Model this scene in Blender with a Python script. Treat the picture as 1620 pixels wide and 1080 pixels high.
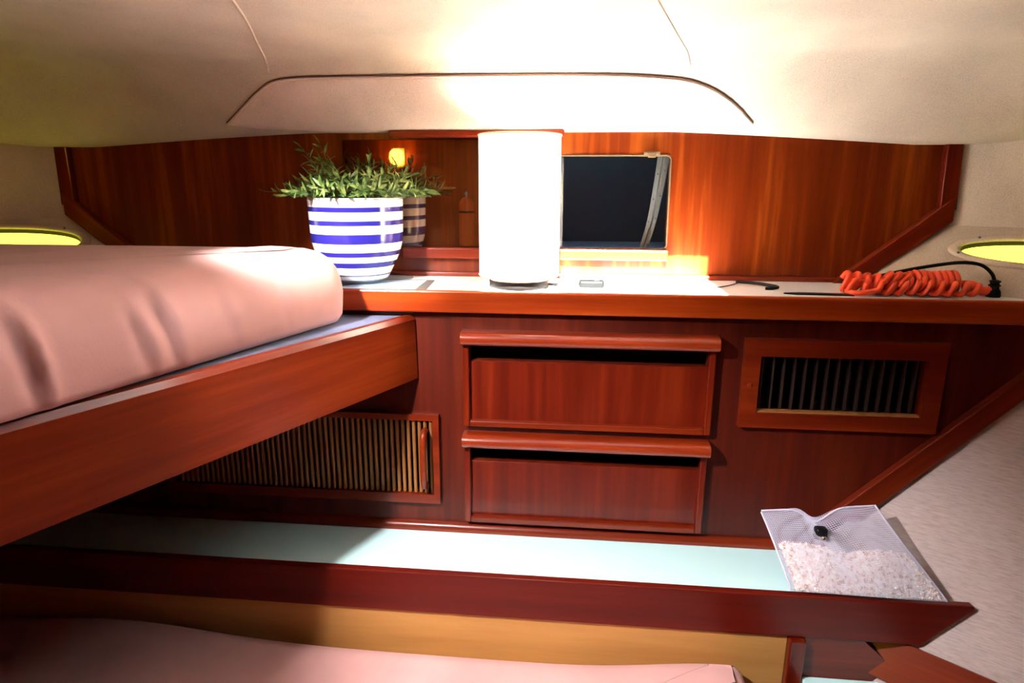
import bpy, bmesh, math, random
from mathutils import Vector, Matrix
random.seed(7)
for o in list(bpy.data.objects): bpy.data.objects.remove(o)
SC = bpy.context.scene
COL = SC.collection

# ------------------------------------------------------------------ camera
cam_d = bpy.data.cameras.new('camera'); cam = bpy.data.objects.new('camera', cam_d); COL.objects.link(cam)
cam_d.sensor_width = 36; cam_d.lens = 36*1000/1620; cam_d.clip_start = 0.01
yw, pt, rl = (math.radians(a) for a in (5.559, 13.854, 0.165))
fw = Vector((-math.sin(yw)*math.cos(pt), math.cos(yw)*math.cos(pt), -math.sin(pt)))
rt = Vector((math.cos(yw), math.sin(yw), 0)); up = rt.cross(fw)
r2 = math.cos(rl)*rt + math.sin(rl)*up; u2 = -math.sin(rl)*rt + math.cos(rl)*up
cam.matrix_world = Matrix(((r2.x, u2.x, -fw.x, 0), (r2.y, u2.y, -fw.y, -1.30), (r2.z, u2.z, -fw.z, 1.20), (0, 0, 0, 1)))
SC.camera = cam

# ------------------------------------------------------------------ world, sun, lights, exposure
SC.view_settings.view_transform = 'Standard'; SC.view_settings.look = 'None'
SC.cycles.sample_clamp_indirect = 0.0; SC.view_settings.exposure = 0.0; SC.view_settings.gamma = 1.0; SC.view_settings.use_curve_mapping = False
w = bpy.data.worlds.new('world'); SC.world = w; w.use_nodes = True
w.node_tree.nodes['Background'].inputs[0].default_value = (0.35, 0.55, 0.8, 1)
w.node_tree.nodes['Background'].inputs[1].default_value = 0.0

def light(name, kind, loc, energy, color, **kw):
    d = bpy.data.lights.new(name, kind); d.energy = energy; d.color = color
    for k, v in kw.items():
        if k != 'aim': setattr(d, k, v)
    o = bpy.data.objects.new(name, d); COL.objects.link(o); o.location = loc
    if 'aim' in kw:
        o.rotation_euler = (Vector(kw['aim'])-Vector(loc)).to_track_quat('-Z', 'Y').to_euler()
    return o
HATCH = (-0.20, 0.31, -0.70, -0.345)                    # x0 x1 y0 y1 of the deck hatch over the cabin
light('sun', 'SUN', (0, -3, 4), 240, (1, .95, .86), aim=(0, -3+1/0.765, 3), angle=0.012)
light('hatch_daylight', 'AREA', (.055, -.52, 1.55), 0.8, (.80, .92, 1.0), shape='RECTANGLE', size=.48, size_y=.33, aim=(.055, -.52, 0))
light('cabin_reading_lamp', 'SPOT', (-.565, -.80, 1.40), 120, (1, .95, .93), shadow_soft_size=.03, spot_size=1.05, spot_blend=.75, aim=(.06, -.12, .40))

light('mattress_end_fill', 'SPOT', (-.62, -.66, 1.42), 130, (1, .97, .95), shadow_soft_size=.03, spot_size=.60, spot_blend=1.0, aim=(-.49, -.08, 1.06))  # added spot without a known lamp, whitens the mattress end

# ------------------------------------------------------------------ materials
def mat(name, color, rough=.5, metal=0, coat=0, emit=None, estr=0, spec=.5):
    m = bpy.data.materials.new(name); m.use_nodes = True
    b = m.node_tree.nodes['Principled BSDF']
    b.inputs['Base Color'].default_value = (*color, 1); b.inputs['Roughness'].default_value = rough
    b.inputs['Metallic'].default_value = metal; b.inputs['Coat Weight'].default_value = coat
    b.inputs['Coat Roughness'].default_value = .15; b.inputs['Specular IOR Level'].default_value = spec
    if emit: b.inputs['Emission Color'].default_value = (*emit, 1); b.inputs['Emission Strength'].default_value = estr
    return m
def nt(m): return m.node_tree, m.node_tree.nodes, m.node_tree.links, m.node_tree.nodes['Principled BSDF']
def coords(m, scale, rot=(0, 0, 0)):
    t, n, l, b = nt(m)
    g = n.new('ShaderNodeNewGeometry'); mp = n.new('ShaderNodeMapping'); mp.inputs['Scale'].default_value = scale
    mp.inputs['Rotation'].default_value = rot
    tc = n.new('ShaderNodeTexCoord'); l.new(tc.outputs['Object'], mp.inputs['Vector']); return mp
def ramp(m, stops, src):
    t, n, l, b = nt(m); r = n.new('ShaderNodeValToRGB'); l.new(src, r.inputs[0])
    e = r.color_ramp.elements
    while len(e) < len(stops): e.new(.5)
    for x, (p, c) in zip(e, stops): x.position = p; x.color = (*c, 1)
    return r.outputs[0]
def noise(m, vec, scale, detail=4, rough=.55):
    t, n, l, b = nt(m); x = n.new('ShaderNodeTexNoise'); x.inputs['Scale'].default_value = scale
    x.inputs['Detail'].default_value = detail; x.inputs['Roughness'].default_value = rough
    l.new(vec, x.inputs['Vector']); return x.outputs['Fac']
def bump(m, src, strength, dist=.002):
    t, n, l, b = nt(m); x = n.new('ShaderNodeBump'); x.inputs['Strength'].default_value = strength
    x.inputs['Distance'].default_value = dist; l.new(src, x.inputs['Height']); l.new(x.outputs[0], b.inputs['Normal'])
def wood(name, dark, mid, lite, axis, rough=.32, coat=.25, fine=1.0):
    m = mat(name, mid, rough, 0, coat, spec=.3); t, n, l, b = nt(m)
    s = [46*fine]*3; s['XYZ'.index(axis)] = 2.2
    v = coords(m, s).outputs[0]
    a = noise(m, v, 1.0, 5, .6)
    s2 = [9]*3; s2['XYZ'.index(axis)] = .9
    c = noise(m, coords(m, s2).outputs[0], 1.0, 3, .5)
    mx = n.new('ShaderNodeMix'); mx.data_type = 'FLOAT'; mx.inputs[0].default_value = .5
    l.new(a, mx.inputs[2]); l.new(c, mx.inputs[3])
    l.new(ramp(m, [(.32, dark), (.5, mid), (.68, lite)], mx.outputs[0]), b.inputs['Base Color'])
    bump(m, a, .12, .001); return m
DK, MD, LT = (0.0600, 0.00280, 0.00080), (0.1200, 0.00800, 0.00160), (0.2080, 0.02080, 0.00320)
W_Z = wood('mahogany_vertical_grain', DK, MD, LT, 'Z')
W_X = wood('mahogany_lengthwise_grain', (0.0800, 0.00480, 0.00080), (0.1600, 0.01440, 0.00240), (0.2720, 0.03360, 0.00480), 'X')
W_Y = wood('mahogany_board_grain', (0.1040, 0.00720, 0.00160), (0.2000, 0.02080, 0.00320), (0.3040, 0.04400, 0.00640), 'Y')
W_PANEL = wood('mahogany_panel', (.075, .006, .001), (.16, .020, .002), (.36, .082, .008), 'Z', .28, .15)
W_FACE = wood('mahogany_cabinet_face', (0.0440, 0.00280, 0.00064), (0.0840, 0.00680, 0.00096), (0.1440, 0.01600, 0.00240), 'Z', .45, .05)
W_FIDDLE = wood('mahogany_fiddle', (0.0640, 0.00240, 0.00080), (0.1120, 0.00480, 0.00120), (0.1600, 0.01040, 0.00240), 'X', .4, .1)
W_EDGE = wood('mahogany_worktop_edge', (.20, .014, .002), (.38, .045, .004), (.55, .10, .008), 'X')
W_HANDLE = wood('mahogany_polished_handle', (.12, .008, .002), (.24, .024, .004), (.38, .05, .008), 'X', .28, 1.0)
W_DARK = wood('shade_darkened_wood', (.03, .004, .002), (.06, .008, .003), (.09, .014, .005), 'X', .6, 0)  # hidden surfaces coloured dark to cut bounce and deepen the shade
W_TAN = wood('golden_plywood', (.42, .20, .05), (.55, .28, .08), (.66, .36, .11), 'X', .5, .0, .6)
W_SLAT = wood('golden_slat', (.17, .062, .018), (.28, .11, .032), (.38, .17, .055), 'Z', .45, 0)

def vinyl(name, c, strength=.35, sc=420):
    m = mat(name, c, .55); t, n, l, b = nt(m); v = coords(m, (1, 1, 1)).outputs[0]
    a = noise(m, v, sc, 2, .6); d = noise(m, v, 7, 3, .5)
    mx = n.new('ShaderNodeMix'); mx.data_type = 'FLOAT'; mx.inputs[0].default_value = .45; l.new(a, mx.inputs[2]); l.new(d, mx.inputs[3])
    k = lambda f: tuple(x*f for x in c)
    l.new(ramp(m, [(.34, k(.78)), (.5, c), (.66, k(1.15))], mx.outputs[0]), b.inputs['Base Color'])
    bump(m, a, strength, .002); return m
VINYL = vinyl('headliner_vinyl', (.54, .45, .37))
VINYL_P = vinyl('valance_vinyl', (.68, .55, .50), .15)
LINING = vinyl('hull_lining_vinyl', (.56, .47, .36), .25)
RIM = vinyl('porthole_rim_vinyl', (.60, .50, .38), .1)
def weave(name, c):
    m = mat(name, c, .8); t, n, l, b = nt(m)
    hz = coords(m, (45, 45, 360)).outputs[0]; a = noise(m, hz, 1.0, 3, .6)
    l.new(ramp(m, [(.3, tuple(x*.82 for x in c)), (.5, c), (.7, tuple(min(1, x*1.13) for x in c))], a), b.inputs['Base Color'])
    bump(m, a, .4, .002); return m
WEAVE = weave('hull_lining_weave', (.50, .40, .38))
def fabric(name, c, sc=260, var=.1, bs=.15):
    m = mat(name, c, .85); t, n, l, b = nt(m); b.inputs['Sheen Weight'].default_value = .15
    v = coords(m, (1, 1, 1)).outputs[0]; a = noise(m, v, sc, 2, .6); d = noise(m, v, 6, 3)
    l.new(ramp(m, [(.3, tuple(x*(1-var) for x in c)), (.7, tuple(min(1, x*(1+var)) for x in c))], d), b.inputs['Base Color'])
    bump(m, a, bs, .001); return m
PINK = fabric('pink_mattress_cloth', (.64, .33, .31))
PINK2 = fabric('pink_lower_mattress_cloth', (.66, .36, .35))
BLUEGREY = fabric('blue_grey_carpet_cloth', (.075, .095, .19), 500, .3, .5)
WHITE = mat('white_laminate', (.80, .83, .84), .30)
COUNTER = mat('skylight_tinted_laminate', (.60, .90, .93), .38)  # blue of the skylight put into the base colour of white laminate
BLACK = mat('black_plastic', (.006, .006, .007), .45, spec=.2)
DARKSLOT = mat('painted_recess_shade', (.006, .004, .004), .9)  # near-black puts the shade of deep openings into the colour
CHROME = mat('chrome', (.85, .85, .87), .15, 1)
BEZEL = mat('bronze_bezel', (.16, .10, .05), .5, spec=.2)
PALE_METAL = mat('pale_metal_bezel', (.62, .50, .36), .35, .3)
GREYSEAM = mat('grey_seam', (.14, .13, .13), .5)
ORANGE = mat('orange_cord_rubber', (.92, .085, .025), .38)
PLASTIC_GREY = mat('dark_switch_plastic', (.003, .0035, .004), .5, spec=.1)
PALEWIRE = mat('pale_grey_wire', (.012, .014, .018), .6, spec=.1)
# lampshade: thin cloth that lets light through
SHADE = bpy.data.materials.new('white_shade_cloth'); SHADE.use_nodes = True
_t, _n, _l = SHADE.node_tree, SHADE.node_tree.nodes, SHADE.node_tree.links
_n.remove(_n['Principled BSDF']); _d = _n.new('ShaderNodeBsdfDiffuse'); _tr = _n.new('ShaderNodeBsdfTranslucent'); _mx = _n.new('ShaderNodeMixShader')
_d.inputs[0].default_value = (.88, .86, .82, 1); _tr.inputs[0].default_value = (.9, .84, .74, 1); _mx.inputs[0].default_value = .5
_l.new(_d.outputs[0], _mx.inputs[1]); _l.new(_tr.outputs[0], _mx.inputs[2]); _l.new(_mx.outputs[0], _n['Material Output'].inputs[0])
def glossmix(name, base, gloss, fac, rough=.02, transparent=False):
    m = bpy.data.materials.new(name); m.use_nodes = True; n, l = m.node_tree.nodes, m.node_tree.links
    n.remove(n['Principled BSDF'])
    d = n.new('ShaderNodeBsdfTransparent' if transparent else 'ShaderNodeBsdfDiffuse'); d.inputs[0].default_value = (*base, 1)
    g = n.new('ShaderNodeBsdfGlossy'); g.inputs[0].default_value = (*gloss, 1); g.inputs['Roughness'].default_value = rough
    x = n.new('ShaderNodeMixShader'); x.inputs[0].default_value = fac
    l.new(d.outputs[0], x.inputs[1]); l.new(g.outputs[0], x.inputs[2]); l.new(x.outputs[0], n['Material Output'].inputs[0]); return m
MIRROR = glossmix('brown_tinted_glass', (.06, .016, .005), (.42, .34, .27), .45)
GLASS = glossmix('dark_window_glass', (.75, .8, .85), (.7, .75, .8), .05, .03, True)
CLEAR = glossmix('clear_glass', (.86, .92, .97), (.9, .95, 1), .14, .03, True)
PORTGLASS = mat('sunlit_yellow_portlight', (.8, .8, .1), .3, emit=(1, .95, .07), estr=3.2)

# ------------------------------------------------------------------ mesh helpers
class B:
    def __init__(s): s.bm = bmesh.new()
    def box(s, x0, x1, y0, y1, z0, z1, bevel=0, seg=2):
        t = bmesh.new(); bmesh.ops.create_cube(t, size=1)
        for v in t.verts: v.co = Vector(((x0+x1)/2+v.co.x*(x1-x0), (y0+y1)/2+v.co.y*(y1-y0), (z0+z1)/2+v.co.z*(z1-z0)))
        if bevel: bmesh.ops.bevel(t, geom=list(t.edges), offset=bevel, segments=seg, profile=.5, affect='EDGES')
        return s._add(t)
    def _add(s, t):
        me = bpy.data.meshes.new('tmp'); t.to_mesh(me); t.free(); s.bm.from_mesh(me); bpy.data.meshes.remove(me); return s
    def prism(s, pts, off, bevel=0, seg=2):
        """pts: planar loop of 3-D points; off: extrusion vector"""
        t = bmesh.new(); a = [t.verts.new(p) for p in pts]; b = [t.verts.new(Vector(p)+Vector(off)) for p in pts]
        n = len(pts); t.faces.new(a); t.faces.new(list(reversed(b)))
        for i in range(n): t.faces.new((a[i], b[i], b[(i+1) % n], a[(i+1) % n]))
        bmesh.ops.recalc_face_normals(t, faces=t.faces)
        if bevel: bmesh.ops.bevel(t, geom=list(t.edges), offset=bevel, segments=seg, profile=.5, affect='EDGES')
        return s._add(t)
    def loops(s, rings, cap=True, closed=True, wrap=False):
        V = [[s.bm.verts.new(p) for p in r] for r in rings]; n = len(V[0]); m = len(V)
        for i in range(m if wrap else m-1):
            r0, r1 = V[i], V[(i+1) % m]
            for j in range(n if closed else n-1): s.bm.faces.new((r0[j], r0[(j+1) % n], r1[(j+1) % n], r1[j]))
        if cap and not wrap: s.bm.faces.new(list(reversed(V[0]))); s.bm.faces.new(V[-1])
        return s
    def tube(s, path, r, n=8, closed=False, r_end=None):
        P = [Vector(p) for p in path]; R = []; last = None; m = len(P)
        for i, p in enumerate(P):
            if closed: t = P[(i+1) % m]-P[i-1]
            else: t = P[min(i+1, m-1)]-P[max(i-1, 0)]
            t.normalize()
            if last is None: u = t.orthogonal().normalized()
            else:
                u = last-t*last.dot(t); u = u.normalized() if u.length > 1e-6 else t.orthogonal().normalized()
            last = u; q = t.cross(u); rr = r if r_end is None else r+(r_end-r)*i/(m-1)
            R.append([p+rr*(math.cos(a)*u+math.sin(a)*q) for a in (2*math.pi*k/n for k in range(n))])
        return s.loops(R, cap=not closed, wrap=closed)
    def lathe(s, prof, c, n=48, cap=True):
        return s.loops([[Vector((c[0]+r*math.cos(2*math.pi*k/n), c[1]+r*math.sin(2*math.pi*k/n), c[2]+z)) for k in range(n)] for r, z in prof], cap=cap)
def spline(pts, per=8, closed=False):
    P = [Vector(p) for p in pts]; out = []; n = len(P)
    for i in range(n if closed else n-1):
        g = (lambda k: P[k % n]) if closed else (lambda k: P[max(0, min(n-1, k))])
        a, b, c, d = g(i-1), g(i), g(i+1), g(i+2)
        for k in range(per):
            t = k/per; out.append(.5*((2*b)+(c-a)*t+(2*a-5*b+4*c-d)*t*t+(3*b-a-3*c+d)*t**3))
    if not closed: out.append(P[-1])
    return out
def tag(o, label=None, cat=None, group=None, kind=None):
    for k, v in (('label', label), ('category', cat), ('group', group), ('kind', kind)):
        if v: o[k] = v
    return o
def thing(name, loc, label, cat, group=None):
    o = bpy.data.objects.new(name, None); COL.objects.link(o); o.location = loc; o.empty_display_size = .05
    return tag(o, label, cat, group)
def worldloc(o):
    l = Vector(o.location)
    while o.parent: o = o.parent; l += o.location
    return l
def obj(name, b, m, parent=None, smooth=False, auto=None, label=None, kind=None, at=None, rot=None):
    bm = b.bm if isinstance(b, B) else b
    bmesh.ops.recalc_face_normals(bm, faces=bm.faces)
    xs = [v.co for v in bm.verts]
    lo = Vector((min(v.x for v in xs), min(v.y for v in xs), min(v.z for v in xs))); hi = Vector((max(v.x for v in xs), max(v.y for v in xs), max(v.z for v in xs)))
    c = Vector(at) if at else Vector(((lo.x+hi.x)/2, (lo.y+hi.y)/2, lo.z))
    for v in bm.verts: v.co -= c
    if rot is not None:
        inv = rot.inverted()
        for v in bm.verts: v.co = inv @ v.co
    me = bpy.data.meshes.new(name); bm.to_mesh(me); bm.free(); me.materials.append(m)
    if smooth:
        me.polygons.foreach_set('use_smooth', [True]*len(me.polygons))
        if auto: me.set_sharp_from_angle(angle=math.radians(auto))
    o = bpy.data.objects.new(name, me); COL.objects.link(o)
    if parent: o.parent = parent; o.location = c-worldloc(parent)
    else: o.location = c
    if rot is not None: o.rotation_euler = rot.to_euler()
    if label: o['label'] = label
    if kind: o['kind'] = kind
    return o
def struct(name, b, m, **k): return obj(name, b, m, kind='structure', **k)
def dup(o, parent, loc):
    c = o.copy(); COL.objects.link(c); c.parent = parent; c.location = loc; return c
def plate(x0, x1, z0, z1, y0, y1, holes):
    """board in the XZ plane, thickness y0..y1, with rectangular holes (hx0,hx1,hz0,hz1)"""
    b = B(); X = sorted({x0, x1, *[h[0] for h in holes], *[h[1] for h in holes]}); Z = sorted({z0, z1, *[h[2] for h in holes], *[h[3] for h in holes]})
    bm = b.bm; V = {}
    def vv(i, j, k):
        if (i, j, k) not in V: V[i, j, k] = bm.verts.new((X[i], y1 if k else y0, Z[j]))
        return V[i, j, k]
    solid = lambda i, j: 0 <= i < len(X)-1 and 0 <= j < len(Z)-1 and not any(h[0] <= (X[i]+X[i+1])/2 <= h[1] and h[2] <= (Z[j]+Z[j+1])/2 <= h[3] for h in holes)
    for i in range(len(X)-1):
        for j in range(len(Z)-1):
            if not solid(i, j): continue
            bm.faces.new([vv(i, j, 0), vv(i+1, j, 0), vv(i+1, j+1, 0), vv(i, j+1, 0)])
            bm.faces.new([vv(i, j, 1), vv(i, j+1, 1), vv(i+1, j+1, 1), vv(i+1, j, 1)])
            for (di, dj, p, q) in ((-1, 0, (i, j), (i, j+1)), (1, 0, (i+1, j), (i+1, j+1)), (0, -1, (i, j), (i+1, j)), (0, 1, (i, j+1), (i+1, j+1))):
                if not solid(i+di, j+dj): bm.faces.new([vv(*p, 0), vv(*q, 0), vv(*q, 1), vv(*p, 1)])
    return b

# ================================================================== STRUCTURE
YW = .21                                              # aft wall above the worktop
WIN = (-.040, .212, 1.057, 1.266)
struct('wall_back', plate(-1.75, 1.35, .90, 1.42, YW, YW+.03, [WIN]), W_PANEL)
struct('wall_front', B().box(-1.8, 1.5, -2.10, -2.06, -.1, 1.55), W_PANEL)
struct('floor', B().box(-1.8, 1.5, -2.1, .3, -.12, -.08), W_DARK)
struct('wall_left', B().box(-1.80, -1.76, -2.1, .3, -.1, 1.55), W_DARK)
struct('wall_right', B().box(1.36, 1.40, -2.1, .3, -.1, 1.55), W_DARK)

# corner linings: sloping hull side (lining A) above the worktop with the portlight, and the upright above it
hA = Vector((.92, -.68, 0)).normalized(); nA = Vector((.68, .92, -1)).normalized(); vA = hA.cross(nA)
vA = vA if vA.z > 0 else -vA
def cornerA(side, u0, vmid, a, bb, wall_no, win_no, wall_name):
    S = Vector((side, 1, 1)); mul = lambda v: Vector((v.x*S.x, v.y, v.z))
    H, N, V = mul(hA), mul(nA), mul(vA); p0 = Vector((.631, .21, .996)) if side > 0 else Vector((-1.071, .21, .996))
    P = lambda u, v, d=0: p0+H*u+V*v+N*d                # d > 0 is outboard
    def sup(uc, vc, a, b, n, th):
        c, s_ = math.cos(th), math.sin(th); e = 2/n
        return uc+a*math.copysign(abs(c)**e, c), vc+b*math.copysign(abs(s_)**e, s_)
    NA = 72; uc = u0+a; b = B()
    U0, U1, V0, V1 = -.16, .80, -.06, .162
    def outer(th):
        c, s_ = math.cos(th), math.sin(th); t = 1e9
        if c > 1e-9: t = min(t, (U1-uc)/c)
        if c < -1e-9: t = min(t, (U0-uc)/c)
        if s_ > 1e-9: t = min(t, (V1-vmid)/s_)
        if s_ < -1e-9: t = min(t, (V0-vmid)/s_)
        return uc+t*c, vmid+t*s_
    ths = sorted([2*math.pi*k/NA for k in range(NA)]+[math.atan2(y-vmid, x-uc) % (2*math.pi) for x in (U0, U1) for y in (V0, V1)])
    inn = [sup(uc, vmid, a, bb, 2.3, t) for t in ths]; out = [outer(t) for t in ths]
    b.loops([[P(*q, .02) for q in inn], [P(*q, .02) for q in out], [P(*q) for q in out], [P(*q) for q in inn]], cap=False, wrap=True)
    ln = struct(wall_name, b, LINING)
    # upright lining above the crease
    c0, c1 = P(U0, .162), P(U1, .162); up_ = Vector((0, 0, .30)); out_ = Vector((N.x, N.y, 0)).normalized()*.02
    obj('upright_lining', B().prism([c0, c1, c1+up_, c0+up_], out_), LINING, ln)
    # portlight
    win = struct('window_%d' % win_no, B().loops([[P(*sup(uc, vmid, a+.022*f, bb+.014*f, 2.3, 2*math.pi*k/NA), d) for k in range(NA)]
            for f, d in ((0, .012), (0, -.003), (.25, -.007), (.75, -.007), (1, -.004), (1, .004))], cap=False, wrap=True), RIM, smooth=True)
    obj('reveal', B().loops([[P(*sup(uc, vmid, a-.001+o_, bb-.001+o_, 2.3, 2*math.pi*k/NA), d) for k in range(NA)]
            for o_, d in ((0, .001), (0, .05), (.006, .05), (.006, .021))], cap=False, wrap=True), DARKSLOT, win, smooth=True, auto=40, label='porthole reveal blackened as recess shade')
    obj('pane', B().loops([[P(*sup(uc, vmid, a+.002, bb+.002, 2.3, 2*math.pi*k/NA), d) for k in range(NA)] for d in (.014, .018)]), PORTGLASS, win, label='sunlit yellow pane')
    for k in range(6):
        th = 2*math.pi*(k+.35)/6; u, v = sup(uc, vmid, a+.012, bb+.008, 2.3, th)
        q = P(u, v, -.0075); t_ = B(); t_.loops([[q+.0028*(math.cos(x)*H+math.sin(x)*V)-N*d for x in (2*math.pi*j/10 for j in range(10))] for d in (0, .0012)])
        obj('screw', t_, GREYSEAM, win)
    return P, H, N, V
PR, HR, NR, VR = cornerA(1, .190, .100, .20, .031, 2, 2, 'wall_right_upper')
PL, HL, NL, VL = cornerA(-1, .143, .090, .20, .043, 1, 1, 'wall_left_upper')

# lower corner linings (lining B)
hB = Vector((1.45, -1, 0)).normalized(); nB = Vector((1, 1.45, -1)).normalized(); vB = hB.cross(nB); vB = vB if vB.z > 0 else -vB
def cornerB(side, name):
    S = lambda v: Vector((v.x*side, v.y, v.z)); H, N, V = S(hB), S(nB), S(vB)
    p0 = Vector((.649, 0, .543)) if side > 0 else Vector((-.44-.649, 0, .543))
    P = lambda u, v, d=0: p0+H*u+V*v+N*d
    struct(name, B().prism([P(-.3, -.365), P(1.1, -.365), P(1.1, .52), P(-.3, .52)], N*.02), WEAVE)
    return P, H, N, V
PB, HB_, NB_, VB_ = cornerB(1, 'wall_right_lower')

# headliner
def zceil(x, y):
    ax = abs(x+.22)
    zb = 1.318-.030*min(1, max(0, (ax-.40)/.55))**1.2+max(0, .17-y)*.16*min(1, max(0, ax-.7)/.3)
    d1 = .192-y
    qx, qy = ax-.914, y-.296                          # crease line of the corner lining
    d2 = -.015-(qx*.594+qy*.804)
    k = 22; d = -math.log(math.exp(-k*d1)+math.exp(-k*d2))/k if min(d1, d2) > -1 else min(d1, d2)
    ss = lambda t: (lambda q: q*q*(3-2*q))(max(0, min(1, t)))
    return zb+(1.468-zb)*(.80*ss((d+.012)/.20)+.20*ss(d/.5))
def frange(a, b, st):
    n = max(1, round((b-a)/st)); return [a+(b-a)*i/n for i in range(n)]
gx = frange(-1.78, HATCH[0], .03)+frange(HATCH[0], HATCH[1], .03)+frange(HATCH[1], 1.38, .03)+[1.38]
gy = frange(-2.08, HATCH[2], .06)+frange(HATCH[2], HATCH[3], .04)+frange(HATCH[3], 0, .02)+frange(0, .21, .009)+[.21, .222]
bm = bmesh.new(); V = [[bm.verts.new((x, y, zceil(x, y))) for y in gy] for x in gx]
for i in range(len(gx)-1):
    for j in range(len(gy)-1):
        cx, cy = (gx[i]+gx[i+1])/2, (gy[j]+gy[j+1])/2
        if HATCH[0] < cx < HATCH[1] and HATCH[2] < cy < HATCH[3]: continue
        bm.faces.new((V[i][j], V[i][j+1], V[i+1][j+1], V[i+1][j]))
r = bmesh.ops.extrude_face_region(bm, geom=list(bm.faces))
for e in r['geom']:
    if isinstance(e, bmesh.types.BMVert): e.co.z += .03
ceil = struct('ceiling', bm, VINYL, smooth=True, auto=50)
# deck above keeps the sun out everywhere but through the hatch
struct('roof', (lambda: (lambda b: b)(B()))().box(-2.4, HATCH[0], -2.8, .8, 1.60, 1.62).box(HATCH[1], 2.4, -2.8, .8, 1.60, 1.62)
       .box(HATCH[0], HATCH[1], -2.8, HATCH[2]-.13, 1.60, 1.62).box(HATCH[0], HATCH[1], HATCH[3], .8, 1.60, 1.62), WHITE)
hf = B()
for x0, x1, y0, y1 in ((HATCH[0]-.02, HATCH[0], HATCH[2]-.02, HATCH[3]+.02), (HATCH[1], HATCH[1]+.02, HATCH[2]-.02, HATCH[3]+.02), (HATCH[0], HATCH[1], HATCH[3], HATCH[3]+.02)):
    hf.box(x0, x1, y0, y1, 1.465, 1.60)
struct('trim_1', hf, WHITE)
# seams welted into the headliner
for xs in ([(-.50, -.36), (-.545, -.22), (-.595, -.08), (-.640, .05)], [(.10, -.30), (.13, -.2), (.17, -.08), (.215, .05)]):
    obj('welt_seam', B().tube([Vector((x, y, zceil(x, y)-.0005)) for x, y, _ in spline([(a, c, 0) for a, c in xs], 8)], .0022, 6), VINYL, ceil, smooth=True)

# padded valance panel on the aft face of the headliner
arc = [(-.7938, .1476), (-.7353, .1148), (-.6819, .0866), (-.6416, .0704), (-.5856, .0638), (-.5168, .0626), (-.2769, .0631), (-.0196, .0649),
       (.106, .0683), (.2066, .0763), (.2595, .0894), (.3022, .1076), (.3368, .1285), (.3684, .1539)]
low = [(.3213, .1728), (.2028, .1850), (-.0186, .1850), (-.3037, .1816), (-.5977, .1764), (-.7404, .1595)]
P2 = spline([(x, y, 0) for x, y in arc], 6); loop2 = P2+[Vector((x, y, 0)) for x, y in low]
on_ceil = lambda p, off: Vector((p.x, p.y, zceil(p.x, p.y)-off))
def ring2(f, off): return [on_ceil(Vector((-.21+(p.x+.21)*(.25+.75*f if f < 1 else 1), .128+(p.y-.128)*f, 0)), off) for p in loop2]
b = B(); b.loops([ring2(1, -.012), ring2(1, .001), ring2(.985, .0045), ring2(.955, .0065)]+[ring2(f, .0075) for f in (.88, .76, .62, .48, .34, .2, .08)], cap=True)
val = struct('trim_2', b, VINYL_P, smooth=True, auto=60)
edge = lambda off, push: [on_ceil(p, off)+Vector((0, -push, push*.4)) for p in P2]
obj('piping', B().tube(edge(.002, 0), .0032, 8), VINYL_P, val, smooth=True)
STITCH = mat('brown_seam_thread', (.12, .06, .04), .8)
obj('seam', B().tube(edge(.0006, .0042), .0013, 6), STITCH, val, smooth=True, label='brown seam line')

# wooden corner trims round the aft wall
def strip(pts, off, name, m, bevel=.003, **k): return struct(name, B().prism([Vector(p) for p in pts], off, bevel), m, **k)
RY = lambda a: Matrix.Rotation(a, 3, 'Y')
RZ = lambda a: Matrix.Rotation(a, 3, 'Z')
W_DIAG = W_X
strip([(.585, YW-.022, .985), (.640, YW-.022, .985), (.822, YW-.022, 1.126), (.822, YW-.022, 1.182)], (0, .022, 0), 'trim_3', W_DIAG, rot=RY(-.64))
strip([(.792, YW-.020, 1.15), (.826, YW-.020, 1.15), (.818, YW-.020, 1.32), (.786, YW-.020, 1.32)], (0, .020, 0), 'trim_4', W_Z)
strip([(-1.030, YW-.022, .985), (-1.085, YW-.022, .985), (-1.266, YW-.022, 1.126), (-1.266, YW-.022, 1.182)], (0, .022, 0), 'trim_5', W_DIAG, rot=RY(.64))
strip([(-1.236, YW-.020, 1.15), (-1.272, YW-.020, 1.15), (-1.268, YW-.020, 1.32), (-1.236, YW-.020, 1.32)], (0, .020, 0), 'trim_6', W_Z)
struct('baseboard_back', B().box(-1.06, .60, YW-.012, YW, .986, .998, .004), W_X)

# aft window: dark pane to the right, brown sliding pane to the left
win = struct('window_3', B().box(-.41, WIN[1]+.004, YW-.026, YW-.0005, 1.031, 1.0565, .004), W_X)
obj('top_track', B().box(-.425, -.028, YW-.045, YW-.0005, 1.306, 1.320, .003), W_X, win)
obj('sliding_pane', B().box(-.548, -.048, YW-.007, YW-.001, 1.057, 1.303, .001, 1), MIRROR, win, label='brown tinted reflective pane')
def rrect(x0, x1, z0, z1, r, y, n=6):
    out = []
    for cx, cz, a0 in ((x1-r, z1-r, 0), (x0+r, z1-r, 90), (x0+r, z0+r, 180), (x1-r, z0+r, 270)):
        for k in range(n+1):
            a = math.radians(a0+90*k/n); out.append(Vector((cx+r*math.cos(a), y, cz+r*math.sin(a))))
    return out
obj('bezel', B().tube(rrect(WIN[0]-.001, WIN[1]+.001, WIN[2]-.001, WIN[3]+.001, .012, YW-.001), .0019, 6, closed=True), BEZEL, win, smooth=True)
obj('pane', B().box(WIN[0], WIN[1], YW+.004, YW+.008, WIN[2], WIN[3]), GLASS, win, label='dark glass pane')
lat = obj('catch', B().box(.150, .186, YW-.016, YW-.0005, 1.268, 1.275, .001, 1).box(.160, .176, YW-.022, YW-.006, 1.262, 1.273, .001, 1), BEZEL, win)
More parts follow.
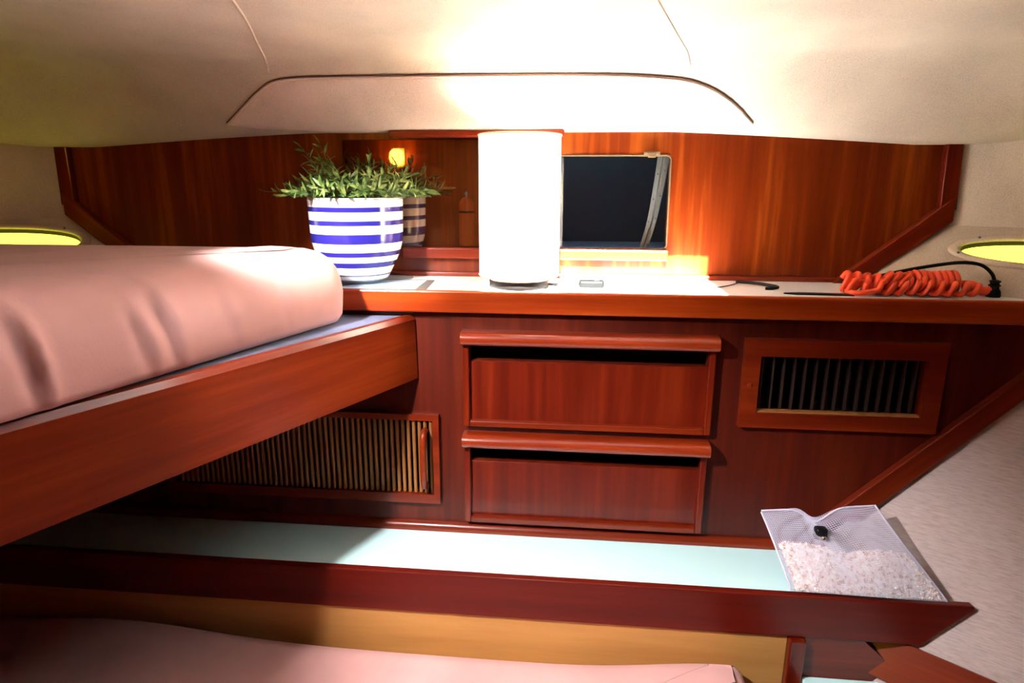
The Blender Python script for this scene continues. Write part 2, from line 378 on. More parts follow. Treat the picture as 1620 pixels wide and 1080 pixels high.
# what stands outside that window
out = B().box(-.35, .50, .62, .64, .85, 1.45).box(-.37, -.35, YW+.03, .64, .85, 1.45).box(.48, .50, YW+.03, .64, .85, 1.45).box(-.35, .5, YW+.03, .62, 1.43, 1.45)
struct('exterior_backdrop', out, mat('dark_teal_gloom', (.05, .07, .075), .8))
struct('exterior_ledge', B().box(-.34, .47, YW+.031, .61, 1.02, 1.040, .002), mat('pale_outer_ledge', (.30, .36, .42), .6))
light('outside_box_fill', 'POINT', (.05, .40, 1.40), 1.0, (.55, .75, 1.0), shadow_soft_size=.05)  # added fill light, only brightens the dark box behind the pane
rp = [Vector(p) for p in ((.206, .27, 1.285), (.196, .27, 1.20), (.184, .27, 1.12), (.163, .27, 1.035))]
rail = thing('metal_rail', (.163, .27, 1.041), 'pale curved metal strip with screws behind the dark window pane', 'rail')
bb = B(); sp = spline(rp, 6)
bb.loops([[p+Vector((sx*wd, sy, 0)) for sx, sy in ((-1, 0), (-.25, -.002), (0, .002), (.25, -.002), (1, 0), (1, .006), (-1, .006))] for p, wd in ((p, .014-.005*i/len(sp)) for i, p in enumerate(sp))])
obj('strip', bb, mat('weathered_strip', (.36, .29, .22), .5), rail)
for i in (4, 8, 12, 16):
    for sx in (-1, 1):
        q = sp[min(i, len(sp)-1)]+Vector((sx*.008, -.001, sx*.004))
        t_ = B(); t_.loops([[q+Vector((.002*math.cos(a), -d, .002*math.sin(a))) for a in (2*math.pi*k/8 for k in range(8))] for d in (0, .002)])
        obj('screw', t_, GREYSEAM, rail)

# ================================================================== WORKTOP AND AFT CABINET
ZS = .987
wt = thing('worktop', (-.2, .09, .940), 'white laminate worktop with orange mahogany edge running across the cabin under the lamp', 'worktop')
obj('laminate', B().box(-1.12, 1.02, -.012, YW-.001, .955, ZS, .0015, 1), WHITE, wt)
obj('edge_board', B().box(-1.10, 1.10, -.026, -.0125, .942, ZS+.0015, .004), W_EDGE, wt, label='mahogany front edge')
obj('seam', B().prism([(-.331, -.011, ZS+.0003), (-.306, -.011, ZS+.0003), (-.318, .128, ZS+.0003), (-.336, .128, ZS+.0003)], (0, 0, .0006)), GREYSEAM, wt, label='grey inlaid seam')
obj('seam', B().prism([(-.46, .1265, ZS+.0003), (-.336, .1265, ZS+.0003), (-.336, .1295, ZS+.0003), (-.46, .1295, ZS+.0003)], (0, 0, .0006)), GREYSEAM, wt)

cab = thing('aft_cabinet', (-.1, .09, .43), 'dark mahogany cabinet face below the white worktop, with two drawers, slatted door and vent', 'cabinet')
DR = [(-.231, .296, .688, .903), (-.231, .294, .457, .672)]
VENT = (.352, .743, .710, .900); VI = (.385, .709, .743, .864)
DOOR = (-.94, -.288, .495, .709); DI = (-.925, -.302, .517, .695)
holes = [(-.217, .282, .835, .872), (-.219, .282, .604, .640), VI, DI]
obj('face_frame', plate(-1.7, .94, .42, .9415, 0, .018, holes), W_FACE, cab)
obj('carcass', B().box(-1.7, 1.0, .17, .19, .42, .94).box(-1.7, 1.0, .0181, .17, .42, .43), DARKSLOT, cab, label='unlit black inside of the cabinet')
for k, (x0, x1, z0, z1) in enumerate(DR):
    d = obj('drawer', B().box(x0+.012, x1-.012, -.006, -.0005, z0+.013, [.834, .603][k], .001, 1), W_Z, cab)
    for a, c in ((x0, x0+.014), (x1-.014, x1)): obj('stile', B().box(a, c, -.018, -.0005, z0, z1-.012, .003), W_Z, d)
    obj('bottom_rail', B().box(x0+.0135, x1-.0135, -.018, -.0005, z0, z0+.0145, .003), W_X, d)
    bb = B(); prof = [(-.0005, z1-.030), (-.024, z1-.030)]+[(-.024-.0155*math.sin(math.pi*q/10), z1-.015-.015*math.cos(math.pi*q/10)) for q in range(1, 10)]+[(-.024, z1), (-.0005, z1)]
    bb.loops([[Vector((x, y, z)) for y, z in prof] for x in (x0-.001, x1+.002)])
    obj('handle', bb, W_HANDLE, d, smooth=True, auto=35)
# vent
x0, x1, z0, z1 = VENT
vf = plate(x0, x1, z0, z1, -.016, -.0005, [VI]); bmesh.ops.bevel(vf.bm, geom=[e for e in vf.bm.edges if all(v.co.y < -.01 for v in e.verts) and len(e.link_faces) == 2 and e.calc_face_angle(0) > 1], offset=.003, segments=2, affect='EDGES')
vent = obj('vent_frame', vf, W_X, cab)
n_f = 15
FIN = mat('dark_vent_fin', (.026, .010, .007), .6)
for k in range(n_f):
    x = VI[0]+(k+.5)*(VI[1]-VI[0])/n_f
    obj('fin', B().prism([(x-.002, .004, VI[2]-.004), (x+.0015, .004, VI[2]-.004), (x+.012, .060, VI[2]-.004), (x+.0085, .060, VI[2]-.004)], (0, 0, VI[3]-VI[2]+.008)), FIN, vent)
obj('sill_ledge', B().box(VI[0], VI[1], -.012, .003, VI[2]-.001, VI[2]+.0035, .001, 1), W_SLAT, vent)
obj('plug', B().loops([[Vector((.367+r*math.cos(a), y, .802+r*math.sin(a))) for a in (2*math.pi*k/14 for k in range(14))] for r, y in ((.005, -.0155), (.005, -.0175), (.003, -.0185))]), W_Y, vent)
# slatted door
door = obj('door', plate(DOOR[0], DOOR[1], DOOR[2], DOOR[3], -.012, -.0005, [DI]), W_X, cab, label='door of golden vertical slats')
sl0 = None; pitch = .0128; k = 0; x = DI[1]-.006
while x > DI[0]+.004:
    if sl0 is None: sl0 = obj('slat', B().box(x-.0036, x+.0036, -.006, .006, DI[2], DI[3], .002, 1), W_SLAT, door)
    else: dup(sl0, door, sl0.location+Vector((-(k)*pitch, 0, 0)))
    k += 1; x -= pitch
hp = spline([(-.319, -.008, .672), (-.319, -.026, .668), (-.3195, -.034, .645), (-.3195, -.035, .607), (-.3195, -.034, .570), (-.320, -.026, .545), (-.320, -.008, .540)], 5)
obj('handle', B().tube(hp, .0075, 10), W_Y, door, smooth=True)
obj('base_trim', (lambda b: b.loops([[Vector((x, y, z)) for y, z in ((-.0005, .4265), (-.014, .4265), (-.0145, .434), (-.011, .441), (-.005, .445), (-.0005, .446))] for x in (-1.15, .56)]))(B()), W_X, cab, smooth=True, auto=40)
# diagonal trim where the cabinet face meets the right hull lining
strip([(.545, -.020, .505), (.612, -.020, .505), (.972, -.020, .868), (.972, -.020, .922)], (0, .0195, 0), 'trim_7', W_X, rot=RY(-.77))

# ================================================================== LOWER LEDGE
ZC, YF = .428, -.164
led = thing('ledge', (-.05, -.09, .33), 'long low ledge with white top tinted skylight blue and dark red wooden front board', 'ledge')
obj('ledge_top', B().prism([(-1.74, YF+.001, .405), (.700, YF+.001, .405), (.470, -.0005, .405), (-1.74, -.0005, .405)], (0, 0, ZC-.407), .001, 1), COUNTER, led, label='white laminate tinted skylight blue')
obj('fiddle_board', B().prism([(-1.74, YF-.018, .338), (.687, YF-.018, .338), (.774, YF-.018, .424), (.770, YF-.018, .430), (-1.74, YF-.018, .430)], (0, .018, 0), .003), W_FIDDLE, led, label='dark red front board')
obj('under_panel', B().box(-1.74, .44, -.176, -.166, .10, .337), W_TAN, led, label='golden plywood panel')
obj('post', B().box(.4405, .472, -.192, -.150, .08, .337, .003), W_Z, led)
lock = thing('side_locker', (.56, -.2, .08), 'small locker with white lid tinted skylight blue under the right end of the ledge', 'locker')
obj('back_panel', B().prism([(.473, -.178, .337), (.585, -.178, .337), (.69, -.178, .238), (.473, -.178, .238)], (0, .010, 0)), W_X, lock)
obj('lid', B().prism([(.474, -.1785, .232), (.635, -.1785, .232), (.72, -.27, .232), (.72, -.46, .232), (.474, -.46, .232)], (0, 0, .0165), .003), COUNTER, lock)
obj('body', B().box(.476, .57, -.45, -.180, .08, .232), W_Z, lock)
# plank along the foot of the right hull lining
strip([PB(-.09, -.318, -.001), PB(.55, -.360, -.001), PB(.55, -.262, -.001), PB(-.09, -.240, -.001)], -NB_*.014, 'trim_8', W_X, .003, rot=RZ(-math.atan(1/1.45)))
obj('edge_highlight', B().tube([PB(-.09, -.318, -.014), PB(.55, -.360, -.014)], .0035, 8), W_HANDLE, bpy.data.objects['trim_8'], smooth=True)  # added strip standing in for the highlight along the plank edge

# ================================================================== BUNKS
XB = lambda y: -.333+.46*(y+.005)
bunk = thing('upper_bunk', (-.75, -.6, .79), 'upper left bunk base with long mahogany front board slanting out of the frame', 'bunk')
e = Vector((1, -.46, 0)).normalized()*.022
y0, y1 = -1.55, -.004
b = B().prism([(XB(y1), y1, .791), (XB(y1)-.002, y1, .922), (XB(y1)-.008, y1, .932), (XB(y1)-.022, y1, .932), (XB(y1)-.024, y1, .791)], (XB(y0)-XB(y1), y0-y1, 0))
obj('front_board', b, W_Y, bunk, rot=RZ(-math.atan(.46)))
obj('base_cloth', B().prism([(XB(-.004)-.025, -.004, .905), (XB(y0)-.025, y0, .905), (-1.74, y0, .905), (-1.74, .0, .905), (-1.25, -.004, .905)], (0, 0, .0245)), BLUEGREY, bunk, label='blue-grey cloth top')
obj('underside', B().prism([(XB(-.004)-.025, -.004, .890), (XB(y0)-.025, y0, .890), (-1.74, y0, .890), (-1.74, .0, .890), (-1.25, -.004, .890)], (0, 0, .0145)), W_DARK, bunk)

def mattress(name, corners, radii, z0, z1, m, label, profile, creases, crown=.003, sag=None, nper=140):
    # rounded footprint
    C = [Vector((x, y, 0)) for x, y in corners]; n = len(C); loop = []
    for i in range(n):
        p, q, r = C[i-1], C[i], C[(i+1) % n]; rad = radii[i]
        d0, d1 = (p-q).normalized(), (r-q).normalized(); half = d0.angle(d1)/2; t = rad/math.tan(half)
        a, bq = q+d0*t, q+d1*t; c = q+(d0+d1).normalized()*(rad/math.sin(half))
        a0, a1 = math.atan2(a.y-c.y, a.x-c.x), math.atan2(bq.y-c.y, bq.x-c.x); da = (a1-a0+math.pi) % (2*math.pi)-math.pi
        for k in range(13): loop.append(c+rad*Vector((math.cos(a0+da*k/12), math.sin(a0+da*k/12), 0)))
    dense = []
    for i in range(len(loop)):
        a, bq = loop[i], loop[(i+1) % len(loop)]; k = max(1, int((bq-a).length/.008))
        dense += [a.lerp(bq, j/k) for j in range(k)]
    L = dense; N = len(L); cen = sum(L, Vector())/N
    nor = []
    for i in range(N):
        t = (L[(i+1) % N]-L[i-1]).normalized(); v = Vector((t.y, -t.x, 0))
        nor.append(v if v.dot(L[i]-cen) > 0 else -v)
    rings = []; H = z1-z0
    for ins, f in profile: rings.append([L[i]-nor[i]*ins+Vector((0, 0, z0+H*f)) for i in range(N)])
    last = rings[-1]; lc = sum(last, Vector())/N
    for g in (.94, .86, .76, .62, .45, .25, .1): rings.append([lc.lerp(p, g)+Vector((0, 0, crown*(1-g*g))) for p in last])
    for k, ring in enumerate(rings):
        for i, p in enumerate(ring):
            off = 0
            for (a, bq, depth, sig) in creases:
                a, bq = Vector(a), Vector(bq); ab = bq-a; t = max(0, min(1, (p-a).dot(ab)/ab.length_squared)); dv = p-(a+ab*t)
                dist = dv.length; side = dv.dot(Vector((.42, .9, 0)).normalized())
                fade = math.sin(math.pi*min(1, max(0, .12+.76*t)))
                off += depth*fade*(-math.exp(-(dist/sig)**2)+.9*math.exp(-((side-1.7*sig)/(1.1*sig))**2-((dist-1.7*sig)/(1.5*sig))**2))
            if k < len(profile): p += nor[i]*off
            if sag: p.z += sag(p)*(p.z-z0)/H
    o = obj(name, B().loops(rings), m, smooth=True)
    return tag(o, label, 'mattress')
prof = [(.030, 0), (.010, .04), (.002, .12), (.0, .25), (-.002, .42), (.001, .58), (.008, .72), (.020, .84), (.040, .935), (.066, .985), (.10, 1.0), (.14, 1.004)]
FX = lambda y: -.425+.31*(y+.02)          # mattress front edge
mattress('upper_mattress', [(FX(-.035), -.035), (FX(-1.5), -1.5), (-1.70, -1.5), (-1.70, -.44), (-1.46, -.20), (-1.26, -.035)], [.075, .05, .05, .05, .05, .05], .9305, 1.083, PINK,
         'thick dusty pink mattress lying on the upper left bunk beside the striped pot', prof,
         [((-.575, -.500, 1.075), (-.565, -.466, .955), .009, .008), ((-.580, -.540, 1.06), (-.575, -.510, .95), .006, .008), ((-.627, -.670, 1.085), (-.621, -.650, .945), .009, .009),
          ((-.54, -.392, 1.03), (-.533, -.362, .965), .004, .008), ((-.503, -.275, 1.045), (-.497, -.252, .978), .004, .008)])
def sagf(p):
    return .034*math.exp(-((p.x+.95)/.28)**2)+.030*math.exp(-((p.x-.32)/.20)**2)*math.exp(-((p.y+.2)/.35)**2)
prof2 = [(.025, 0), (.004, .12), (.0, .4), (.004, .7), (.014, .88), (.030, .97), (.05, 1.0), (.08, 1.01)]
mattress('lower_mattress', [(.362, -.179), (.390, -1.2), (-1.70, -1.2), (-1.70, -.179)], [.035, .05, .05, .05], .115, .262, PINK2,
         'pink mattress on the lower berth at the bottom of the picture below the ledge', prof2, [], .004, sagf)
lb = obj('lower_berth', B().box(-1.74, .40, -1.3, -.1785, -.08, .113), W_Z); tag(lb, 'wooden base under the pink lower mattress', 'berth')

# ================================================================== TABLE LAMP
LX, LY = -.117, .057
lamp = thing('table_lamp', (LX, LY, ZS), 'white cylinder table lamp on a round dark base standing on the worktop', 'lamp')
bs = obj('base', B().lathe([(.062, 0), (.064, .002), (.064, .015), (.0635, .0165)], (LX, LY, ZS+.0005), 56), mat('black_lacquer_base', (.004, .003, .003), .5, spec=.1), lamp, smooth=True, auto=40)
obj('base_plate', B().lathe([(.0628, 0), (.0628, .0012), (.060, .0018)], (LX, LY, ZS+.0170), 56), mat('rosy_metal_plate', (.55, .30, .26), .25, .6), lamp, smooth=True, auto=40)
obj('stem', B().lathe([(.010, 0), (.010, .004), (.0055, .006), (.0055, .085), (.012, .087), (.012, .12), (.010, .125)], (LX, LY, ZS+.0187), 24), CHROME, lamp, smooth=True, auto=40)
bulb_loc = (LX, LY, ZS+.175)
obj('bulb', B().lathe([(.010, -.03), (.013, -.022), (.022, -.006), (.0255, .008), (.022, .024), (.012, .033), (.003, .0355)], bulb_loc, 24), mat('lit_bulb', (1, .9, .7), .4, emit=(1, .78, .5), estr=8), lamp, smooth=True)
light('bulb_light', 'POINT', (LX, LY, ZS+.20), 13.0, (1, .85, .70), shadow_soft_size=.045)
zb, zt = 1.013-ZS, 1.302-ZS
sh = obj('shade', B().loops([[Vector((LX+r*math.cos(a), LY+r*math.sin(a), ZS+z)) for a in (2*math.pi*k/80 for k in range(80))] for r, z in ((.0855, zb), (.0850, zt), (.0838, zt), (.0843, zb))], cap=False, wrap=True), SHADE, lamp, smooth=True, auto=40)
for z in (zb+.002, zt-.002):
    obj('hem', B().tube([(LX+.0852*math.cos(a), LY+.0852*math.sin(a), ZS+z) for a in (2*math.pi*k/64 for k in range(64))], .0018, 6, closed=True), SHADE, sh, smooth=True)
sp_ = B()
for a in (.3, 2.4, 4.5): sp_.tube([(LX+.011*math.cos(a), LY+.011*math.sin(a), ZS+.10), (LX+.084*math.cos(a), LY+.084*math.sin(a), ZS+.10)], .0015, 6)
obj('spider', sp_, CHROME, sh)
cord = obj('cord', B().tube(spline([(LX+.06, LY+.008, ZS+.006), (-.030, .064, ZS+.0045), (-.008, .062, ZS+.006), (.016, .060, ZS+.0075)], 8), .0028, 8), BLACK, lamp, smooth=True)
obj('switch', B().box(.012, .066, .048, .070, ZS+.0005, ZS+.017, .005, 3), PLASTIC_GREY, cord, smooth=True, label='black inline cord switch')
obj('switch_button', B().box(.044, .056, .053, .065, ZS+.0165, ZS+.020, .0012, 2), CHROME, cord)
obj('thin_wire', B().tube(spline([(.065, .060, ZS+.006), (.090, .045, ZS+.0015), (.115, .050, ZS+.0015), (.150, .070, ZS+.004), (.186, .085, ZS+.014), (.215, .085, ZS+.008), (.245, .080, ZS+.0015), (.29, .075, ZS+.0015), (.335, .11, ZS+.0015), (.366, .150, ZS+.002)], 8), .0012, 6), PALEWIRE, cord, smooth=True)

# ================================================================== POTTED PLANT
PX, PY, PZ = -.484, .092, ZS+.0085
pot = thing('potted_plant', (PX, PY, PZ), 'leafy green plant in a blue and white striped ceramic pot on the worktop', 'plant')
PM = mat('striped_glaze', (.85, .84, .86), .12, 0, .4); t, n, l, bs_ = nt(PM)
tc = n.new('ShaderNodeTexCoord'); sx = n.new('ShaderNodeSeparateXYZ'); l.new(tc.outputs['Object'], sx.inputs[0])
mp = n.new('ShaderNodeMath'); mp.operation = 'MULTIPLY'; mp.inputs[1].default_value = 1/.2; l.new(sx.outputs['Z'], mp.inputs[0])
r = n.new('ShaderNodeValToRGB'); r.color_ramp.interpolation = 'CONSTANT'; l.new(mp.outputs[0], r.inputs[0])
wh, bl, th = (.86, .85, .88), (.022, .018, .22), (.10, .12, .22)
bands = [(.0, .002, th), (.0105, .0135, th), (.030, .0415, bl), (.054, .0645, bl), (.0825, .1030, bl), (.1205, .1305, bl), (.1485, .1590, bl), (.1745, .1755, th)]
el = r.color_ramp.elements; el[0].position = 0; el[0].color = (*wh, 1); el[1].position = 1; el[1].color = (*wh, 1)
for a, c, colr in bands:
    q = el.new(a/.2); q.color = (*colr, 1); q = el.new(c/.2); q.color = (*wh, 1)
l.new(r.outputs[0], bs_.inputs['Base Color'])
pp = [(.062, 0), (.0655, .003), (.071, .013), (.0775, .026), (.0865, .043), (.0935, .060), (.0985, .078), (.1010, .097), (.1020, .125), (.1025, .150), (.1030, .170), (.1035, .176), (.1020, .1785), (.0985, .176), (.0975, .150), (.090, .148)]
obj('pot', B().lathe(pp, (PX, PY, PZ), 64), PM, pot, smooth=True, auto=60, label='blue and white striped glazed pot', at=(PX, PY, PZ))
obj('soil', B().lathe([(.096, 0), (.097, .004), (.05, .010), (.01, .012)], (PX, PY, PZ+.150), 24), mat('dark_soil', (.02, .014, .008), .9), pot, smooth=True)
LEAF = mat('leaf_green', (.05, .12, .018), .42); t, n, l, lb_ = nt(LEAF); v = coords(LEAF, (1, 1, 1)).outputs[0]
l.new(ramp(LEAF, [(.3, (.022, .06, .010)), (.48, (.09, .17, .03)), (.66, (.34, .42, .12))], noise(LEAF, v, 45, 2)), lb_.inputs['Base Color'])
def leaf(b, base, d, upv, L, W):
    d = d.normalized(); s = d.cross(upv); s = s.normalized() if s.length > 1e-4 else d.orthogonal().normalized(); u = s.cross(d); rows = []
    for f, wd in ((0, .12), (.3, .85), (.6, 1), (.85, .5), (1, .04)):
        c = base+d*L*f+u*(-.22*L*f*f); rows.append([c-s*W*wd+u*W*.35*wd, c, c+s*W*wd+u*W*.35*wd])
    b.loops(rows, cap=False, closed=False)
def sprig(a, lean, H, nl):
    b = B(); r0 = random.uniform(.01, .07); base = Vector((PX+r0*math.cos(a), PY+r0*math.sin(a)*.9, PZ+.155))
    d = Vector((math.cos(a)*lean, math.sin(a)*lean*.75, 1)).normalized(); p = base; pts = [p]
    for k in range(7):
        p = p+d*H/7; d = (d+Vector((math.cos(a)*.07*lean, math.sin(a)*.05*lean, -.06*lean))).normalized()
        if p.y > YW-.022: p.y = YW-.022
        if p.z < PZ+.180 and (Vector((p.x-PX, p.y-PY, 0))).length > .09: p.z = PZ+.183
        pts.append(p)
    b.tube(pts, .0014, 5, r_end=.0006)
    for k in range(nl):
        f = .25+.75*k/(nl-1); q = f*7; i = min(6, int(q)); c = pts[i].lerp(pts[i+1], q-i); t = (pts[i+1]-pts[i]).normalized()
        az = k*2.4+random.uniform(-.5, .5); o1 = t.orthogonal().normalized(); o2 = t.cross(o1); sd = o1*math.cos(az)+o2*math.sin(az)
        dd = (t*random.uniform(.5, .95)+sd*.8) if k < nl-1 else t
        if c.y > YW-.05 and dd.y > 0: dd.y = -abs(dd.y)*.4
        leaf(b, c, dd, t if abs(dd.normalized().dot(t)) < .98 else sd, random.uniform(.022, .034), random.uniform(.0028, .0042))
    for v in b.bm.verts:
        if v.co.y > YW-.012: v.co.y = YW-.012
        rr = math.hypot(v.co.x-PX, v.co.y-PY)
        if v.co.z < PZ+.178 and rr > .094: v.co.z = PZ+.180+random.random()*.004
    return b
cnt = 92
for k in range(cnt):
    a = 2*math.pi*k*.618034; fr = (k+.5)/cnt
    lean = .1+1.55*fr**.8; H = random.uniform(.07, .108) if fr < .6 else random.uniform(.085, .125)
    if k == 40: a, lean, H = 2.75, .55, .160
    if k == 41: a, lean, H = 2.5, .38, .150
    obj('sprig', sprig(a, lean, H, 14), LEAF, pot, smooth=True)
sau = obj('saucer', B().lathe([(.080, 0), (.095, .002), (.118, .006), (.120, .0075), (.117, .0075), (.094, .004), (.06, .0075), (.01, .0075)], (PX+.002, PY-.003, ZS+.0005), 56), CLEAR, smooth=True)
tag(sau, 'clear glass saucer under the striped flower pot', 'saucer')

# ================================================================== CORDS ON THE WORKTOP
oc = thing('extension_cord', (.66, .04, ZS), 'bright orange coiled extension cord heaped on the right end of the worktop', 'cord')
def helix(x0, x1, y, z, r, turns, ph, jit=.0, tilt=.0):
    n = int(turns*14); out = []
    for k in range(n+1):
        f = k/n; a = 2*math.pi*turns*f+ph; jr = r*(1+jit*math.sin(3.1*a*.37+ph))
        out.append(Vector((x0+(x1-x0)*f+tilt*math.sin(a+.6), y+jr*math.cos(a), max(ZS+.0075, z+jr*math.sin(a)))))
    return out
h0 = helix(.556, .700, .030, ZS+.019, .0125, 5.4, 1.7, .25, .012)
obj('coil', B().tube(spline(h0, 2), .0056, 8), ORANGE, oc, smooth=True)
h1 = helix(.548, .672, .050, ZS+.0225, .0165, 6.3, .4, .15, .010)
h2 = helix(.690, .775, .055, ZS+.0245, .0185, 7, 1.0, .06, .002)
obj('coil', B().tube(spline(h1+h2, 2), .0062, 8), ORANGE, oc, smooth=True)
h3 = helix(.792, .605, .018, ZS+.0165, .0115, 8.2, 2.0, .1, .003)
tail = [Vector(p) for p in ((.59, .008, ZS+.010), (.565, .004, ZS+.007), (.553, .022, ZS+.007), (.56, .05, ZS+.008))]
obj('coil', B().tube(spline(h3+tail, 2), .0056, 8), ORANGE, oc, smooth=True)
h5 = helix(.615, .66, .028, ZS+.028, .014, 2.6, 0, .2, .016)
obj('coil', B().tube(spline(h5, 2), .0056, 8), ORANGE, oc, smooth=True)
obj('socket_end', B().tube(spline([(.785, .055, ZS+.020), (.797, .045, ZS+.021), (.803, .040, ZS+.017), (.812, .036, ZS+.012), (.826, .034, ZS+.012)], 5), .0095, 10), ORANGE, oc, smooth=True)
pc = thing('power_cord', (.832, .032, ZS), 'black power cord arching behind the orange coil to an upright black plug', 'cord')
obj('cord', B().tube(spline([(.63, .085, ZS+.030), (.680, .075, ZS+.045), (.735, .060, ZS+.059), (.775, .048, ZS+.066), (.806, .040, ZS+.062), (.825, .035, ZS+.046), (.831, .032, ZS+.030)], 8), .0035, 8), BLACK, pc, smooth=True)
obj('plug', B().lathe([(.0125, 0), (.0135, .003), (.012, .012), (.0085, .017), (.0085, .021), (.0105, .022), (.0105, .024), (.008, .025), (.008, .029), (.010, .030), (.010, .032), (.005, .034)], (.832, .032, ZS+.0005), 20), BLACK, pc, smooth=True, auto=40)
bc = obj('black_cable', B().tube(spline([(.366, .160, ZS+.004), (.400, .135, ZS+.005), (.430, .100, ZS+.0045), (.434, .085, ZS+.004), (.420, .072, ZS+.0035), (.405, .070, ZS+.0035)], 8), .0034, 8), BLACK, smooth=True)
tag(bc, 'short black hooked cable end lying on the white worktop left of the orange cord', 'cable')
fl = obj('flat_strap', B().prism([(.425, .020, ZS+.0006), (.45, .010, ZS+.0006), (.56, .006, ZS+.0006), (.56, .024, ZS+.0006), (.46, .030, ZS+.0006)], (0, 0, .003), .001, 1), BLACK)
tag(fl, 'thin black strap lying flat on the worktop edge beside the orange cord', 'strap')

# ================================================================== MESH BAG
bag = thing('mesh_bag', (.56, -.11, ZC), 'white mesh bag of pale pellets with black cord toggle on the low ledge', 'bag')
BL, BR = Vector((.440, -.170, ZC+.006)), Vector((.722, -.178, ZC+.008))
TL, TR = Vector((.402, -.062, .545)), Vector((.617, -.075, .575))
def topedge(u):
    p = TL.lerp(TR, u); p.z -= .030*math.exp(-((u-.50)/.13)**2); return p
def bagpt(u, v, s):
    """u along, v up, s = -1 front face, +1 rear face"""
    lo, hi = BL.lerp(BR, u), topedge(u); p = lo.lerp(hi, v)
    pinch = math.exp(-((u-.47)/.20)**2)*max(0, v-.45)*.9
    th_ = math.sin(math.pi*u)**.6*(math.sin(math.pi*min(1, v*.93+.035))**.7)*(.033*(1-.72*v))*(1-.7*min(1, pinch))
    p = p+Vector((.1, -.82, .5)).normalized()*(-s*th_*(1.25 if s < 0 else .30))
    p.y += .02*pinch; p.z += .004*math.sin(9*u+4*v)*v
    p.y = min(p.y, -.008); p.z = max(p.z, ZC+.004)
    return p
nu, nv = 64, 46
bm = bmesh.new(); F = [[bm.verts.new(bagpt(i/nu, j/nv, -1)) for j in range(nv+1)] for i in range(nu+1)]
for i in range(nu):
    for j in range(nv): bm.faces.new((F[i][j], F[i+1][j], F[i+1][j+1], F[i][j+1]))
R_ = [[bm.verts.new(bagpt(i/nu, j/nv, 1)+Vector((0, .002, 0))) for j in range(nv+1)] for i in range(nu+1)]
for i in range(nu):
    for j in range(nv): bm.faces.new((R_[i][j], R_[i][j+1], R_[i+1][j+1], R_[i+1][j]))
NETM = mat('lavender_white_net', (.72, .70, .86), .6)
net = obj('net', bm, NETM, bag, label='fine white net')
wm = net.modifiers.new('net', 'WIREFRAME'); wm.thickness = .0011; wm.use_replace = True; wm.use_even_offset = False
hb = B()
for pth, rr in (([bagpt(0, j/20, -1) for j in range(21)], .0018), ([bagpt(1, j/20, -1) for j in range(21)], .0018), ([topedge(i/30) for i in range(31)], .0018)): hb.tube(pth, rr, 6)
obj('hem', hb, NETM, bag, smooth=True)
# pellets fill the lower part of the bag
gb = B(); rows = []
def fillpt(u, v, s): return bagpt(u, v, s).lerp(bagpt(u, v, -s), .10)
lim = lambda u: .60-.16*abs(u-.15)
gb.loops([[fillpt(.03+.94*i/40, lim(i/40)*j/12*.98+.01, -1) for i in range(41)] for j in range(13)]+[[fillpt(.03+.94*i/40, lim(i/40)*(12-j)/12*.98+.01, 1) for i in range(41)] for j in range(13)], cap=False, closed=False)
PEL = mat('pale_pink_pellet', (.74, .60, .58), .6); t, n, l, q_ = nt(PEL)
l.new(ramp(PEL, [(.32, (.50, .33, .30)), (.46, (.84, .72, .70)), (.62, (.92, .88, .90))], noise(PEL, coords(PEL, (1, 1, 1)).outputs[0], 130, 2)), q_.inputs['Base Color'])
obj('fill', gb, PEL, bag, smooth=True, kind='stuff', label='bulk of pale pink pellets')
ico = bmesh.new(); bmesh.ops.create_icosphere(ico, subdivisions=1, radius=1); iv = [v.co.copy() for v in ico.verts]; iff = [[v.index for v in f.verts] for f in ico.faces]; ico.free()
pv, pf = [], []
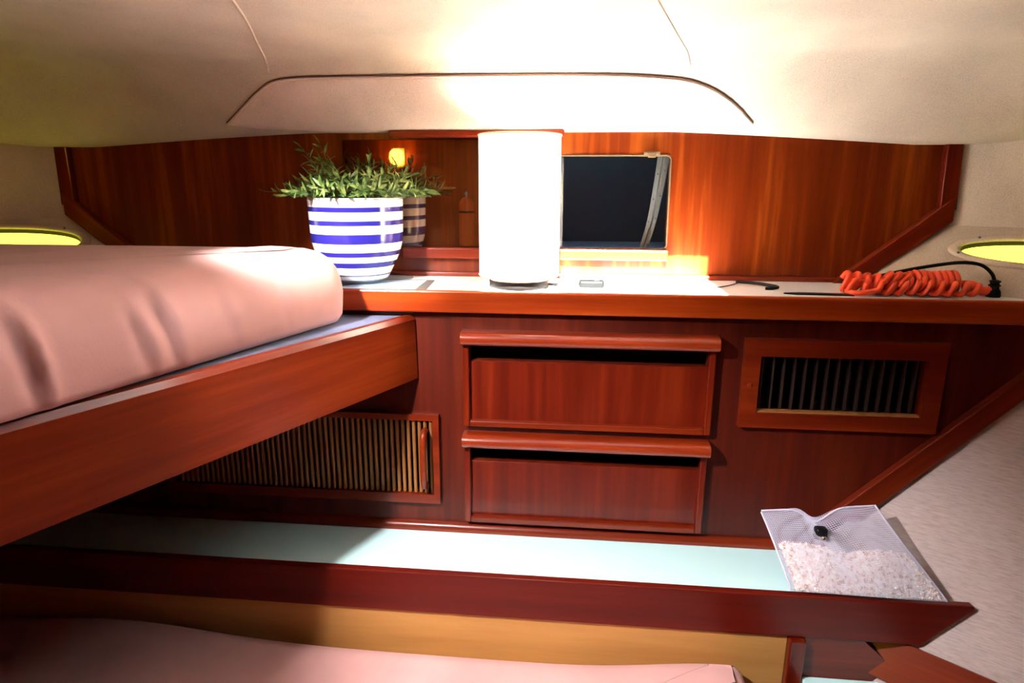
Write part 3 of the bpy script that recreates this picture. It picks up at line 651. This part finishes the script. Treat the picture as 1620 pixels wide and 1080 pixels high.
for k in range(1900):
    u = random.uniform(.03, .97); v = random.uniform(.01, lim(u)+random.uniform(-.02, .02)); c = bagpt(u, v, -1).lerp(bagpt(u, v, 1), random.uniform(.06, .16))
    rr = random.uniform(.0019, .0032); o0 = len(pv); sq = Vector((random.uniform(.7, 1.3), random.uniform(.7, 1.2), random.uniform(.7, 1.2)))
    pv += [c+Vector((q.x*sq.x, q.y*sq.y, q.z*sq.z))*rr for q in iv]; pf += [[o0+i for i in f] for f in iff]
bm = bmesh.new(); vs = [bm.verts.new(p) for p in pv]
for f in pf: bm.faces.new([vs[i] for i in f])
obj('pellets', bm, PEL, bag, smooth=True, kind='stuff')
tp = topedge(.5)
tg = obj('toggle', B().box(tp.x-.012, tp.x+.012, tp.y-.040, tp.y-.020, tp.z-.022, tp.z+.004, .005, 2), BLACK, bag, smooth=True, label='black cord toggle')
obj('toggle_button', B().lathe([(.005, 0), (.006, .001), (.006, .006), (.003, .009)], (tp.x+.001, tp.y-.044, tp.z-.016), 16), CHROME, tg, smooth=True)

# ================================================================== FORWARD END, seen mirrored in the brown pane
sc_ = thing('wall_lamp', (-1.03, -2.059, 1.30), 'small glowing amber wall lamp mirrored in the brown pane above the plant', 'lamp')
obj('backplate', B().box(-1.065, -.995, -2.0595, -2.045, 1.30, 1.41, .004), PALE_METAL, sc_)
obj('globe', B().lathe([(.012, 0), (.030, .012), (.042, .04), (.036, .075), (.020, .09)], (-1.03, -1.995, 1.31), 24), mat('amber_glass', (1, .5, .1), .3, emit=(1, .42, .04), estr=60), sc_, smooth=True)
ex = thing('fire_extinguisher', (-.628, -2.0, .858), 'copper orange fire extinguisher mirrored in the brown pane beside the lamp', 'extinguisher')
EXM = mat('orange_enamel', (.75, .20, .05), .35)
obj('cylinder', B().lathe([(.040, 0), (.044, .006), (.044, .225), (.040, .25), (.026, .268), (.016, .275)], (-.628, -2.0, .858), 28), EXM, ex, smooth=True, auto=50)
obj('band', B().lathe([(.0455, 0), (.0455, .012)], (-.628, -2.0, 1.045), 28), BLACK, ex, smooth=True, auto=50)
obj('valve', B().lathe([(.012, 0), (.012, .018), (.018, .020), (.018, .032)], (-.628, -2.0, 1.133), 16), CHROME, ex, smooth=True, auto=50)
obj('lever', B().box(-.634, -.622, -2.0, -1.945, 1.165, 1.172, .002, 1), BLACK, ex)
